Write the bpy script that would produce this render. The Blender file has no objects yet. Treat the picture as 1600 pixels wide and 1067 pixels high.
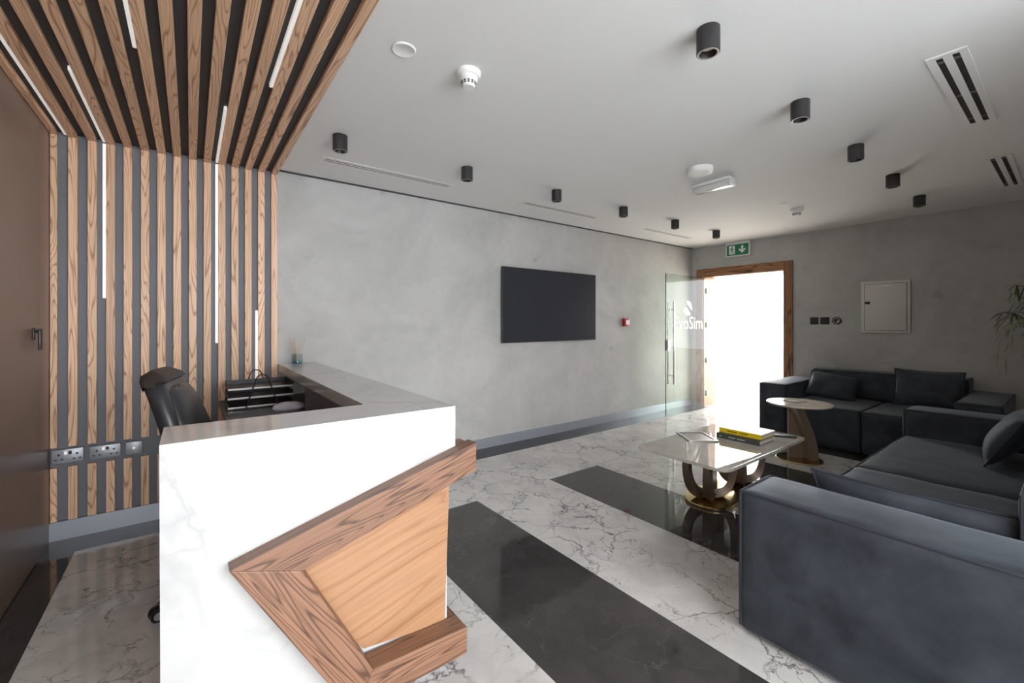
import bpy, bmesh, math, random
from mathutils import Vector, Matrix, Euler, noise
random.seed(7)
S = bpy.context.scene
COL = S.collection
PI = math.pi

# ------------------------------------------------------------------ camera
# focal length 667.8 px on a 1600 px wide frame, horizon at y = 504 px
cam_data = bpy.data.cameras.new('camera')
cam = bpy.data.objects.new('camera', cam_data); COL.objects.link(cam)
cam_data.sensor_width = 36.0
cam_data.lens = 667.8 / 1600 * 36.0
cam_data.shift_y = -(533.5 - 504) / 1600
cam_data.clip_start = 0.02
cam.location = (0, 0, 1.4)
cam.rotation_euler = (PI / 2, 0, -math.atan(502.3 / 667.8))
S.camera = cam

# ------------------------------------------------------------------ world, light, exposure
S.view_settings.view_transform = 'Standard'
S.view_settings.look = 'None'
S.view_settings.gamma = 1.0
S.view_settings.use_curve_mapping = False
S.view_settings.exposure = 0.82
W = bpy.data.worlds.new('hazy_sky'); S.world = W; W.use_nodes = True
bg = W.node_tree.nodes['Background']
bg.inputs['Color'].default_value = (0.955, 0.975, 1.0, 1)
bg.inputs['Strength'].default_value = 7.6

def portal(name, loc, rot, sx, sy):
    l = bpy.data.lights.new(name, 'AREA'); l.shape = 'RECTANGLE'; l.size = sx; l.size_y = sy
    l.cycles.is_portal = True
    o = bpy.data.objects.new(name, l); COL.objects.link(o); o.location = loc; o.rotation_euler = rot
    return o
WIN = (-0.68, 2.46, 0.03, 2.63)         # x0 x1 z0 z1 of the window wall behind the camera
YV = -2.0                                # glazed end of the entrance bay behind the camera
XV = 2.5                                 # side of that bay
YW = -0.5                                # wall behind the camera
portal('window_portal', ((WIN[0]+WIN[1])/2, YV-0.12, (WIN[2]+WIN[3])/2), (PI/2, 0, 0), WIN[1]-WIN[0], WIN[3]-WIN[2])
portal('door_portal', (7.2, 3.18, 1.08), (PI/2, 0, PI/2), 1.2, 2.16)

# ------------------------------------------------------------------ colour and node helpers
def lin(c):
    c = c / 255.0
    return c / 12.92 if c <= 0.04045 else ((c + 0.055) / 1.055) ** 2.4
def rgb(r, g, b): return (lin(r), lin(g), lin(b), 1.0)

class NT:
    def __init__(s, name):
        s.m = bpy.data.materials.new(name); s.m.use_nodes = True
        s.t = s.m.node_tree; s.b = s.t.nodes['Principled BSDF']; s.out = s.t.nodes['Material Output']
    def n(s, typ, **kw):
        nd = s.t.nodes.new(typ)
        for k, v in kw.items():
            if k.startswith('i_'):
                key = k[2:]
                key = int(key) if key.isdigit() else key.replace('_', ' ')
                if hasattr(v, 'is_output'): s.t.links.new(v, nd.inputs[key])
                else: nd.inputs[key].default_value = v
            else: setattr(nd, k, v)
        return nd
    def set(s, **kw):
        for k, v in kw.items():
            key = k.replace('_', ' ')
            if hasattr(v, 'is_output'): s.t.links.new(v, s.b.inputs[key])
            else: s.b.inputs[key].default_value = v
        return s
    def ramp(s, fac, stops):
        r = s.t.nodes.new('ShaderNodeValToRGB'); s.t.links.new(fac, r.inputs[0])
        e = r.color_ramp.elements
        while len(e) < len(stops): e.new(0.5)
        for el, (p, c) in zip(e, stops): el.position = p; el.color = c
        return r.outputs[0]
    def coord(s, scale=(1, 1, 1), rnd=False, rot=(0, 0, 0)):
        c = s.n('ShaderNodeTexCoord').outputs['Object']
        if rnd:
            oi = s.n('ShaderNodeObjectInfo').outputs['Random']
            k = s.n('ShaderNodeMath', operation='MULTIPLY', i_0=oi, i_1=37.0).outputs[0]
            cb = s.n('ShaderNodeCombineXYZ', i_0=k, i_1=k, i_2=k).outputs[0]
            c = s.n('ShaderNodeVectorMath', operation='ADD', i_0=c, i_1=cb).outputs[0]
        mp = s.n('ShaderNodeMapping', i_Vector=c, i_Scale=scale, i_Rotation=rot)
        return mp.outputs[0]
    def noise(s, vec, scale, detail=4, rough=0.5, dist=0.0):
        return s.n('ShaderNodeTexNoise', i_Vector=vec, i_Scale=scale, i_Detail=detail, i_Roughness=rough, i_Distortion=dist).outputs[0]
    def bump(s, h, strength=0.2, dist=0.01):
        b = s.n('ShaderNodeBump', i_Height=h, i_Strength=strength, i_Distance=dist)
        s.t.links.new(b.outputs[0], s.b.inputs['Normal']); return s
    def mix(s, fac, a, b):
        m = s.n('ShaderNodeMix', data_type='RGBA')
        for sock, v in ((m.inputs[0], fac), (m.inputs[6], a), (m.inputs[7], b)):
            if hasattr(v, 'is_output'): s.t.links.new(v, sock)
            else: sock.default_value = v
        return m.outputs[2]

def plain(name, col, rough=0.5, metal=0.0, spec=0.5, **kw):
    t = NT(name); t.set(Base_Color=col, Roughness=rough, Metallic=metal, Specular_IOR_Level=spec, **kw)
    return t.m

def wood(name, light, mid, dark, freq=26.0, fibre=0.35, rough=0.45, sx=0.55, sc=7.0):
    """grain runs along the object's own X axis"""
    t = NT(name)
    v = t.coord((sx, sc, sc), rnd=True)
    n1 = t.noise(v, 1.0, 2, 0.45, 0.25)
    s1 = t.n('ShaderNodeMath', operation='MULTIPLY', i_0=n1, i_1=freq * 4).outputs[0]
    sn = t.n('ShaderNodeMath', operation='SINE', i_0=s1).outputs[0]
    m = t.n('ShaderNodeMapRange', i_0=sn, i_1=-1.0, i_2=1.0, i_3=0.0, i_4=1.0).outputs[0]
    c1 = t.ramp(m, [(0.0, dark), (0.10, mid), (0.38, light), (1.0, light)])
    v2 = t.coord((3.0, 150.0, 150.0), rnd=True)
    f = t.noise(v2, 1.0, 3, 0.6)
    fr = t.ramp(f, [(0.35, (fibre,) * 3 + (1,)), (0.62, (1, 1, 1, 1))])
    mm = t.n('ShaderNodeMix', data_type='RGBA', blend_type='MULTIPLY')
    mm.inputs[0].default_value = 0.45
    t.t.links.new(c1, mm.inputs[6]); t.t.links.new(fr, mm.inputs[7])
    oi = t.n('ShaderNodeObjectInfo').outputs['Random']
    hv = t.n('ShaderNodeMapRange', i_0=oi, i_1=0.0, i_2=1.0, i_3=0.86, i_4=1.1).outputs[0]
    hs = t.n('ShaderNodeHueSaturation', i_Value=hv, i_Color=mm.outputs[2])
    t.set(Base_Color=hs.outputs[0], Roughness=rough)
    t.bump(m, 0.12, 0.002)
    return t.m

def marble(name, base, base2, vein, vscale, width, rough, dist=0.35, vein2=None, vstr=0.85):
    t = NT(name)
    v = t.coord((1, 1, 1))
    w = t.n('ShaderNodeTexNoise', i_Vector=v, i_Scale=vscale * 1.3, i_Detail=5.0, i_Roughness=0.6)
    off = t.n('ShaderNodeVectorMath', operation='SUBTRACT', i_0=w.outputs[1], i_1=(0.5, 0.5, 0.5)).outputs[0]
    off = t.n('ShaderNodeVectorMath', operation='SCALE', i_0=off, i_Scale=dist).outputs[0]
    vv = t.n('ShaderNodeVectorMath', operation='ADD', i_0=v, i_1=off).outputs[0]
    def veins(scale, wd):
        e = t.n('ShaderNodeTexVoronoi', feature='DISTANCE_TO_EDGE', i_Vector=vv, i_Scale=scale).outputs[0]
        return t.n('ShaderNodeMapRange', i_0=e, i_1=0.0, i_2=wd, i_3=1.0, i_4=0.0).outputs[0]
    a = veins(vscale, width)
    b = veins(vscale * 2.7, width * 1.1)
    msk = t.ramp(t.noise(v, vscale * 0.9, 3), [(0.38, (0, 0, 0, 1)), (0.56, (1, 1, 1, 1))])
    msk2 = t.ramp(t.noise(v, vscale * 1.7, 3), [(0.45, (0, 0, 0, 1)), (0.62, (1, 1, 1, 1))])
    am = t.n('ShaderNodeMath', operation='MULTIPLY', i_0=a, i_1=msk).outputs[0]
    bm_ = t.n('ShaderNodeMath', operation='MULTIPLY', i_0=b, i_1=msk2).outputs[0]
    mx = t.n('ShaderNodeMath', operation='MAXIMUM', i_0=am, i_1=bm_).outputs[0]
    mx = t.n('ShaderNodeMath', operation='MULTIPLY', i_0=mx, i_1=vstr).outputs[0]
    cl = t.ramp(t.noise(vv, vscale * 1.1, 4, 0.6), [(0.35, base2), (0.6, base)])
    t.set(Base_Color=t.mix(mx, cl, vein), Roughness=rough)
    return t.m

def plaster(name, c1, c2, rough=0.75):
    t = NT(name); v = t.coord((1, 1, 1))
    n1 = t.noise(v, 1.6, 6, 0.6, 0.6); n2 = t.noise(v, 11, 5, 0.65)
    mixn = t.n('ShaderNodeMath', operation='MULTIPLY_ADD', i_0=n2, i_1=0.35, i_2=n1).outputs[0]
    base = t.ramp(mixn, [(0.45, c2), (0.85, c1)])
    spots = t.ramp(t.noise(v, 4.3, 3, 0.4), [(0.25, (1, 1, 1, 1)), (0.31, (0, 0, 0, 1))])
    dk = (c2[0] * 0.78, c2[1] * 0.78, c2[2] * 0.78, 1)
    sp = t.n('ShaderNodeMath', operation='MULTIPLY', i_0=spots, i_1=0.6).outputs[0]
    t.set(Base_Color=t.mix(sp, base, dk), Roughness=rough)
    t.bump(n2, 0.06, 0.004)
    return t.m

def velvet(name, c1, c2):
    t = NT(name); v = t.coord((1, 1, 1), rnd=True)
    n = t.noise(v, 4.5, 6, 0.6, 0.3)
    t.set(Base_Color=t.ramp(n, [(0.32, c2), (0.72, c1)]), Roughness=0.62, Specular_IOR_Level=0.25)
    t.b.inputs['Sheen Weight'].default_value = 0.7
    t.b.inputs['Sheen Roughness'].default_value = 0.35
    t.b.inputs['Sheen Tint'].default_value = rgb(150, 155, 162)
    t.bump(n, 0.18, 0.01)
    return t.m

def thin_glass(name, tint, refl=0.06, rough=0.0):
    t = NT(name); t.t.nodes.remove(t.b)
    tr = t.n('ShaderNodeBsdfTransparent', i_Color=tint)
    gl = t.n('ShaderNodeBsdfGlossy', i_Roughness=rough, i_Color=(1, 1, 1, 1))
    fr = t.n('ShaderNodeFresnel', i_IOR=1.2)
    bf = t.n('ShaderNodeNewGeometry').outputs['Backfacing']
    front = t.n('ShaderNodeMath', operation='SUBTRACT', i_0=1.0, i_1=bf).outputs[0]     # reflect on the outer faces only
    fac = t.n('ShaderNodeMath', operation='MULTIPLY', i_0=fr.outputs[0], i_1=front).outputs[0]
    mx = t.n('ShaderNodeMixShader')
    t.t.links.new(fac, mx.inputs[0]); t.t.links.new(tr.outputs[0], mx.inputs[1]); t.t.links.new(gl.outputs[0], mx.inputs[2])
    t.t.links.new(mx.outputs[0], t.out.inputs[0])
    return t.m

M = {}
M['wall'] = plaster('grey_plaster', rgb(190, 188, 186), rgb(170, 168, 166))
M['ceil'] = plain('ceiling_paint', rgb(226, 225, 223), 0.85)
M['white_paint'] = plain('white_paint', rgb(228, 227, 224), 0.6)
M['white_plastic'] = plain('white_plastic', rgb(232, 231, 226), 0.4)
M['oak'] = wood('oak_slat', rgb(238, 196, 160), rgb(226, 180, 142), rgb(182, 134, 102), freq=44, fibre=0.5)
M['oak_dark'] = wood('stained_oak', rgb(140, 102, 79), rgb(120, 85, 64), rgb(84, 56, 42), freq=46, fibre=0.3, rough=0.4, sc=11.0)
M['oak_panel'] = wood('oak_veneer', rgb(168, 126, 93), rgb(163, 121, 88), rgb(152, 110, 77), freq=14, fibre=0.6, rough=0.35, sx=0.8, sc=5.0)
M['frame_wood'] = wood('door_frame_oak', rgb(164, 116, 78), rgb(142, 96, 62), rgb(88, 56, 36), freq=20)
M['slat_back'] = plain('charcoal_backing', rgb(108, 110, 116), 0.6)
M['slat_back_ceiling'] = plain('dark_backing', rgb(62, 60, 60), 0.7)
M['bronze_door'] = plain('bronze_lacquer', rgb(118, 98, 86), 0.3, 0.0, 0.5)
M['skirting'] = plain('grey_metal_skirting', rgb(160, 165, 173), 0.35, 0.3)
M['white_marble'] = marble('white_marble', rgb(206, 203, 199), rgb(186, 183, 180), rgb(80, 76, 76), 3.1, 0.026, 0.07, vstr=0.9)
M['black_marble'] = marble('black_marble', rgb(64, 62, 61), rgb(52, 51, 50), rgb(120, 116, 112), 3.0, 0.010, 0.06, vstr=0.22)
M['porcelain'] = marble('white_porcelain', rgb(198, 197, 196), rgb(193, 192, 192), rgb(146, 146, 148), 1.1, 0.035, 0.14, dist=0.6, vstr=0.3)
M['worktop'] = plain('dark_worktop', rgb(70, 68, 74), 0.4)
M['velvet'] = velvet('charcoal_velvet', rgb(68, 73, 80), rgb(40, 44, 50))
M['piping'] = plain('velvet_piping', rgb(38, 43, 50), 0.7)
M['leather'] = plain('black_leather', rgb(50, 50, 53), 0.3)
M['leather_edge'] = plain('leather_edge_trim', rgb(96, 96, 100), 0.35)
M['leather_brown'] = plain('dark_leather_cap', rgb(58, 52, 50), 0.5)
M['black_metal'] = plain('black_metal', rgb(44, 43, 44), 0.4, 0.3)
M['lamp_body'] = plain('lamp_body_black', rgb(52, 50, 51), 0.42, 0.2)
M['black_plastic'] = plain('black_plastic', rgb(28, 28, 29), 0.35)
M['screen'] = plain('screen_glass', rgb(50, 51, 57), 0.25)
M['chrome'] = plain('chrome', rgb(215, 215, 215), 0.14, 1.0)
M['silver'] = plain('silver_rail', rgb(190, 188, 188), 0.3, 0.8)
M['brass'] = plain('brushed_brass', rgb(206, 180, 128), 0.2, 1.0)
M['bronze'] = plain('bronze_leg', rgb(126, 110, 96), 0.38, 0.55)
M['taupe'] = plain('taupe_lacquer', rgb(140, 122, 106), 0.35, 0.35)
M['table_stone'] = marble('table_stone', rgb(196, 190, 182), rgb(178, 172, 164), rgb(120, 112, 104), 2.6, 0.02, 0.03, vstr=0.4)
M['top_stone'] = marble('side_table_stone', rgb(224, 212, 198), rgb(212, 200, 184), rgb(160, 148, 134), 4.0, 0.02, 0.15, vstr=0.3)
M['glass'] = thin_glass('door_glass', (0.86, 0.90, 0.86, 1))
M['win_glass'] = thin_glass('window_glass', (0.97, 0.98, 0.98, 1))
M['clear_glass'] = thin_glass('jar_glass', (0.9, 0.95, 0.95, 1))
M['acrylic'] = plain('clear_acrylic', rgb(236, 236, 236), 0.15, Transmission_Weight=0.35)
M['teal_liquid'] = plain('teal_liquid', rgb(36, 104, 110), 0.1)
M['reed'] = plain('reed_stick', rgb(196, 160, 128), 0.7)
M['frost'] = plain('frosted_print', rgb(250, 250, 246), 0.6)
M['green'] = plain('exit_green', rgb(22, 122, 84), 0.4)
M['pict_white'] = plain('pictogram_white', rgb(236, 240, 236), 0.5)
M['red'] = plain('call_point_red', rgb(168, 40, 36), 0.4)
M['box_paint'] = plain('box_enamel', rgb(212, 208, 202), 0.4)
M['yellow'] = plain('book_yellow', rgb(232, 202, 20), 0.5)
M['book_grey'] = plain('book_grey', rgb(72, 74, 72), 0.5)
M['book_white'] = plain('book_cover_white', rgb(226, 216, 208), 0.35)
M['pages'] = plain('book_pages', rgb(196, 188, 178), 0.8)
M['ink_dark'] = plain('print_dark', rgb(120, 104, 20), 0.6)
M['ink_light'] = plain('print_light', rgb(176, 184, 160), 0.6)
M['coaster'] = plain('grey_coaster', rgb(142, 138, 134), 0.3)
M['coaster_rim'] = plain('coaster_rim', rgb(190, 186, 182), 0.2, 0.6)
M['outlet'] = plain('brushed_outlet', rgb(156, 158, 164), 0.35, 0.25)
M['led'] = plain('led_diffuser', rgb(244, 244, 242), 0.5, Emission_Color=(1, 0.98, 0.95, 1), Emission_Strength=0.2)
M['lens'] = plain('lamp_lens', rgb(205, 195, 182), 0.3)
M['dark_slot'] = plain('dark_slot', rgb(40, 38, 36), 0.6)
M['slot_fin'] = plain('slot_fin', rgb(110, 105, 100), 0.5)
M['leaf'] = plain('leaf_green', rgb(70, 92, 44), 0.55)
M['leaf_dry'] = plain('leaf_dry', rgb(150, 138, 92), 0.7)
M['stem'] = plain('stem_brown', rgb(104, 84, 60), 0.8)
M['pot'] = plain('pot_grey', rgb(90, 88, 86), 0.6)
M['soil'] = plain('soil', rgb(52, 42, 34), 0.9)
M['outdoor'] = plain('pale_paving', rgb(228, 220, 208), 0.8)
M['outdoor_near'] = plain('grey_paving', rgb(214, 217, 221), 0.8)
M['gold_ring'] = plain('lamp_ring', rgb(160, 156, 152), 0.3, 0.8)
M['dome'] = plain('pale_dome', rgb(206, 204, 212), 0.45)

# ------------------------------------------------------------------ mesh helpers
class B:
    """collects shapes into one bmesh"""
    def __init__(s): s.bm = bmesh.new()
    def box(s, x0, x1, y0, y1, z0, z1, bev=0.0, seg=2):
        r = bmesh.ops.create_cube(s.bm, size=1.0)
        vs = r['verts']
        bmesh.ops.scale(s.bm, vec=(x1-x0, y1-y0, z1-z0), verts=vs)
        bmesh.ops.translate(s.bm, vec=((x0+x1)/2, (y0+y1)/2, (z0+z1)/2), verts=vs)
        if bev > 0:
            es = list({e for v in vs for e in v.link_edges})
            bmesh.ops.bevel(s.bm, geom=es, offset=bev, segments=seg, profile=0.5, affect='EDGES')
        return s
    def poly(s, pts, vec, bev=0.0):
        """prism: polygon pts (3d) extruded by vec"""
        vec = Vector(vec)
        a = [s.bm.verts.new(Vector(p)) for p in pts]
        b = [s.bm.verts.new(Vector(p) + vec) for p in pts]
        n = len(pts)
        s.bm.faces.new(a); s.bm.faces.new(b[::-1])
        for i in range(n): s.bm.faces.new((a[i], b[i], b[(i+1) % n], a[(i+1) % n]))
        if bev > 0:
            es = list({e for v in a + b for e in v.link_edges})
            bmesh.ops.bevel(s.bm, geom=es, offset=bev, segments=2, profile=0.5, affect='EDGES')
        bmesh.ops.recalc_face_normals(s.bm, faces=s.bm.faces[:])
        return s
    def tube(s, pts, r, seg=8, closed=False, cap=True, flat=None, up=(0, 0, 1)):
        """round tube (or flat=(w,t) rectangular band) along a polyline"""
        pts = [Vector(p) for p in pts]; n = len(pts); rings = []
        rr = r if isinstance(r, (list, tuple)) else [r] * n
        prev = None
        for i in range(n):
            if closed: d = pts[(i+1) % n] - pts[i-1]
            else: d = pts[min(i+1, n-1)] - pts[max(i-1, 0)]
            d.normalize()
            if prev is None:
                u = Vector(up)
                if abs(d.dot(u)) > 0.95: u = Vector((1, 0, 0)) if abs(d.x) < 0.9 else Vector((0, 1, 0))
                a = d.cross(u).normalized()
            else:
                a = prev - d * prev.dot(d)
                if a.length < 1e-6: a = d.orthogonal()
                a.normalize()
            prev = a; b = d.cross(a)
            if flat:
                w, t = flat; w *= rr[i]; t *= rr[i]
                prof = [(w/2, t/2), (-w/2, t/2), (-w/2, -t/2), (w/2, -t/2)]
                rings.append([s.bm.verts.new(pts[i] + a*p + b*q) for p, q in prof])
            else:
                rings.append([s.bm.verts.new(pts[i] + (a*math.cos(2*PI*k/seg) + b*math.sin(2*PI*k/seg)) * rr[i]) for k in range(seg)])
        m = len(rings[0])
        for i in range(n if closed else n-1):
            p, q = rings[i], rings[(i+1) % n]
            for k in range(m): s.bm.faces.new((p[k], p[(k+1) % m], q[(k+1) % m], q[k]))
        if cap and not closed:
            s.bm.faces.new(rings[0][::-1]); s.bm.faces.new(rings[-1])
        bmesh.ops.recalc_face_normals(s.bm, faces=s.bm.faces[:])
        return s
    def lathe(s, prof, seg=32, c=(0, 0, 0)):
        c = Vector(c); rings = []
        for r, z in prof:
            if r < 1e-6: rings.append([s.bm.verts.new(c + Vector((0, 0, z)))])
            else: rings.append([s.bm.verts.new(c + Vector((r*math.cos(2*PI*k/seg), r*math.sin(2*PI*k/seg), z))) for k in range(seg)])
        for p, q in zip(rings, rings[1:]):
            for k in range(seg):
                k2 = (k+1) % seg
                if len(p) == 1 and len(q) == 1: continue
                if len(p) == 1: s.bm.faces.new((p[0], q[k2], q[k]))
                elif len(q) == 1: s.bm.faces.new((p[k], p[k2], q[0]))
                else: s.bm.faces.new((p[k], p[k2], q[k2], q[k]))
        bmesh.ops.recalc_face_normals(s.bm, faces=s.bm.faces[:])
        return s
    def puff(s, x0, x1, y0, y1, z0, z1, rad=0.03, swell=0.012, n=10, wr=0.004, seed=0):
        """soft upholstered block: rounded box with slightly swollen, uneven faces"""
        sx, sy, sz = (x1-x0)/2, (y1-y0)/2, (z1-z0)/2
        c = Vector(((x0+x1)/2, (y0+y1)/2, (z0+z1)/2))
        r = bmesh.ops.create_cube(s.bm, size=2.0); vs = set(r['verts'])
        es = list({e for v in vs for e in v.link_edges})
        bmesh.ops.subdivide_edges(s.bm, edges=es, cuts=n, use_grid_fill=True)
        allv = set(s.bm.verts)
        done = getattr(s, '_done', set())
        for v in allv - done:
            u = v.co.copy()
            # crowd the grid towards the edges
            u = Vector([math.copysign(1 - (1-abs(q))**1.5, q) for q in u])
            p = Vector((u.x*sx, u.y*sy, u.z*sz))
            inner = Vector((max(-sx+rad, min(sx-rad, p.x)), max(-sy+rad, min(sy-rad, p.y)), max(-sz+rad, min(sz-rad, p.z))))
            d = p - inner
            if d.length > 1e-9: p = inner + d.normalized()*min(rad, max(abs(d.x), abs(d.y), abs(d.z)) if d.length < rad else rad)
            nn = d.normalized() if d.length > 1e-9 else Vector((0, 0, 0))
            fx, fy, fz = 1-u.x**2, 1-u.y**2, 1-u.z**2
            k = fx*fy + fy*fz + fx*fz
            p += nn * (swell*k + wr*noise.noise((p + c)*5 + Vector((seed, 0, 0))))
            v.co = p + c
        s._done = set(s.bm.verts)
        return s

ORG = {}
def finish(me, smooth, ang=35):
    if smooth:
        for p in me.polygons: p.use_smooth = True
        try: me.set_sharp_from_angle(angle=math.radians(ang))
        except Exception: pass

def obj(name, b, mat, parent=None, origin=None, smooth=False, local=False, ang=35):
    """links one mesh object; shapes are given in room coordinates unless local"""
    bm = b.bm if isinstance(b, B) else b
    me = bpy.data.meshes.new(name)
    if parent is not None: o0 = ORG.get(parent.name, Vector((0, 0, 0)))
    else: o0 = Vector(origin) if origin is not None else Vector((0, 0, 0))
    if not local and o0.length > 0: bmesh.ops.translate(bm, vec=-o0, verts=bm.verts[:])
    bm.normal_update(); bm.to_mesh(me); bm.free()
    me.materials.append(M[mat] if isinstance(mat, str) else mat)
    finish(me, smooth, ang)
    o = bpy.data.objects.new(name, me); COL.objects.link(o)
    if parent is not None: o.parent = parent
    else: o.location = o0
    ORG[o.name] = o0
    return o

def thing(name, loc, label, cat, group=None, rotz=0.0):
    o = bpy.data.objects.new(name, None); COL.objects.link(o)
    o.location = loc; o.rotation_euler = (0, 0, rotz); o.empty_display_size = 0.1
    o['label'] = label; o['category'] = cat
    if group: o['group'] = group
    ORG[o.name] = Vector(loc)
    return o
def tag(o, label, cat, group=None):
    o['label'] = label; o['category'] = cat
    if group: o['group'] = group
    return o
def struct(o, label=None):
    o['kind'] = 'structure'
    if label: o['label'] = label
    return o
def copy_part(src, parent, loc=None, rot=None, scale=None):
    c = src.copy(); COL.objects.link(c); c.parent = parent
    if loc is not None: c.location = loc
    if rot is not None: c.rotation_euler = rot
    if scale is not None: c.scale = scale
    return c

def text_mesh(body, size, depth=0.0006):
    cu = bpy.data.curves.new('lettering', 'FONT'); cu.body = body; cu.size = size; cu.extrude = depth
    cu.align_x = 'CENTER'; cu.align_y = 'CENTER'; cu.resolution_u = 3
    to = bpy.data.objects.new('lettering_source', cu); COL.objects.link(to)
    dg = bpy.context.evaluated_depsgraph_get()
    me = bpy.data.meshes.new_from_object(to.evaluated_get(dg))
    bpy.data.objects.remove(to); bpy.data.curves.remove(cu)
    me.materials.clear()
    return me
def text_obj(name, body, size, mat, parent, mtx):
    me = text_mesh(body, size); me.materials.append(M[mat])
    o = bpy.data.objects.new(name, me); COL.objects.link(o); o.parent = parent
    m = mtx.copy(); m.translation = m.translation - ORG[parent.name]
    o.matrix_local = m
    return o
def frame_mtx(origin, xdir, ydir):
    x = Vector(xdir).normalized(); y = Vector(ydir).normalized(); z = x.cross(y)
    m = Matrix((x, y, z)).transposed().to_4x4(); m.translation = Vector(origin); return m

# ------------------------------------------------------------------ room shell
XL, XR, YB, ZC, ZS = -0.72, 6.86, 4.0, 2.665, 2.61
floor = struct(obj('floor', B().box(XL-0.2, XR+0.35, YV-0.2, YB+0.2, -0.12, -0.021), 'black_marble', origin=(3, 2, -0.12)),
               'polished marble floor with black strips and border')
strips = [(1.135, 1.80), (2.56, 3.19), (3.98, 4.61), (5.40, 6.03)]
YE, YBD, XBD = 2.85, 3.70, -0.565
def slab(name, x0, x1, y0, y1, mat):
    return obj(name, B().box(x0, x1, y0, y1, -0.02, 0.0), mat, floor)
slab('black_border', XL, XR, YBD, YB, 'black_marble')
slab('black_border', XL, XBD, YV, YBD, 'black_marble')
slab('white_marble_slab', XBD, XR, YE, YBD, 'white_marble')
xs = [XBD]
for a, b_ in strips:
    slab('black_marble_strip', a, b_, YV if b_ < XV else YW, YE, 'black_marble')
    xs += [a, b_]
xs.append(XR)
for i in range(0, len(xs), 2): slab('white_marble_slab', xs[i], xs[i+1], YV if i == 0 else YW, YE, 'white_marble')
slab('white_marble_slab', XR, XR+0.34, 2.57, 3.79, 'white_marble')
slab('white_marble_slab', 1.80, XV, YV, YW, 'white_marble')

struct(obj('wall_back', B().box(XL-0.2, XR+0.34, YB, YB+0.2, -0.1, 2.95), 'wall', origin=(3, 4, 0)), 'grey microcement wall behind the television')
bl = B().box(XL-0.2, XL, YV-0.2, YB, -0.1, 2.95)
wl = struct(obj('wall_left', bl, 'bronze_door', origin=(XL, 2, 0)), 'glossy dark bronze wall panel with a flush door')
# far wall with the doorway
DY0, DY1, DZ = 2.575, 3.79, 2.165
b = B()
b.box(XR, XR+0.34, YW-0.2, DY0, -0.1, 2.95); b.box(XR, XR+0.34, DY1, YB, -0.1, 2.95); b.box(XR, XR+0.34, DY0, DY1, DZ, 2.95)
struct(obj('wall_far', b, 'wall', origin=(XR, 2, 0)), 'grey microcement wall with the bright doorway')
# wall behind the camera with the big window
b = B()
x0, x1, z0, z1 = WIN
b.box(XL, x0, YV-0.2, YV, -0.1, 2.95); b.box(x1, XV+0.2, YV-0.2, YV, -0.1, 2.95)
b.box(x0, x1, YV-0.2, YV, z1, 2.95); b.box(x0, x1, YV-0.2, YV, -0.1, z0)
b.box(XV, XV+0.2, YV, YW-0.2, -0.1, 2.95); b.box(XV, XR+0.34, YW-0.2, YW, -0.1, 2.95)
struct(obj('wall_near', b, 'white_paint', origin=(3, YW, 0)), 'painted wall behind the viewer with the large window')
w1 = struct(obj('window_1', B().box(x0+0.05, x1-0.05, YV-0.115, YV-0.105, z0+0.05, z1-0.05), 'win_glass', origin=((x0+x1)/2, YV-0.11, z0)), 'large clear window pane')
b = B()
for a, c in ((x0, x0+0.05), ((x0+x1)/2-0.025, (x0+x1)/2+0.025), (x1-0.05, x1)): b.box(a, c, YV-0.15, YV-0.07, z0, z1)
for a, c in ((z0, z0+0.05), (z1-0.05, z1)): b.box(x0+0.05, x1-0.05, YV-0.15, YV-0.07, a, c)
obj('window_frame', b, 'black_metal', w1)
# ceiling; dark strip stands in for the shade of the back wall gap
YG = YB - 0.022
struct(obj('ceiling', B().box(XL-0.2, XR+0.34, YV-0.2, YG, ZC, ZC+0.12), 'ceil', origin=(3, 2, ZC)), 'white painted ceiling')
struct(obj('gap_shade_strip', B().box(0.57, XR, YG, YB, ZC-0.010, ZC+0.12), 'slat_back_ceiling', origin=(3, YB, ZC)), 'dark strip painting in the shade of the gap between ceiling and back wall')
# skirtings
struct(obj('baseboard_back', B().box(0.62, 6.84, YB-0.012, YB, 0, 0.108), 'skirting', origin=(3, YB, 0)), 'grey metal skirting under the television wall')
struct(obj('baseboard_far', B().box(XR-0.012, XR, YW, DY0-0.115, 0, 0.108), 'skirting', origin=(XR, 1, 0)), 'grey metal skirting behind the far sofa')
# pavement outside
struct(obj('ground_outside', B().box(XR+0.34, 22, -10, 20, -0.14, -0.02), 'outdoor', origin=(14, 5, -0.14)), 'pale paving outside the doorway')
struct(obj('ground_near', B().box(-12, 16, -20, YV-0.2, -0.14, -0.03), 'outdoor_near', origin=(1, -8, -0.14)), 'pale paving outside the window')

struct(obj('door_light_blocker', B().box(XR+0.34, 9.6, 1.2, 5.6, 2.75, 2.9), 'white_paint', origin=(8.4, 3.4, 2.75)), 'white slab added outside the doorway to dim its light')  # unseen roof slab, added to cut the sky light at the doorway

# flush door in the bronze wall: seam, lever handle
d = thing('door_2', (XL, 3.2, 0), 'flush bronze door leaf in the left wall', 'door'); del d['category']; struct(d)
obj('door_leaf', B().box(XL, XL+0.006, 2.72, 3.655, 0.01, 2.56), 'bronze_door', d)
hb = B().box(XL+0.006, XL+0.014, 3.55, 3.592, 1.30, 1.37, 0.003)
hb.tube([(XL+0.012, 3.57, 1.35), (XL+0.034, 3.57, 1.35)], 0.008, 10)
obj('handle', hb, 'black_metal', d, smooth=True)
lv = B().poly([(XL+0.030, 3.54, 1.365), (XL+0.042, 3.54, 1.365), (XL+0.042, 3.585, 1.365), (XL+0.030, 3.585, 1.365)], (0, 0.0, -0.12), 0.004)
obj('lever', lv, 'black_metal', d, smooth=True)

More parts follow.
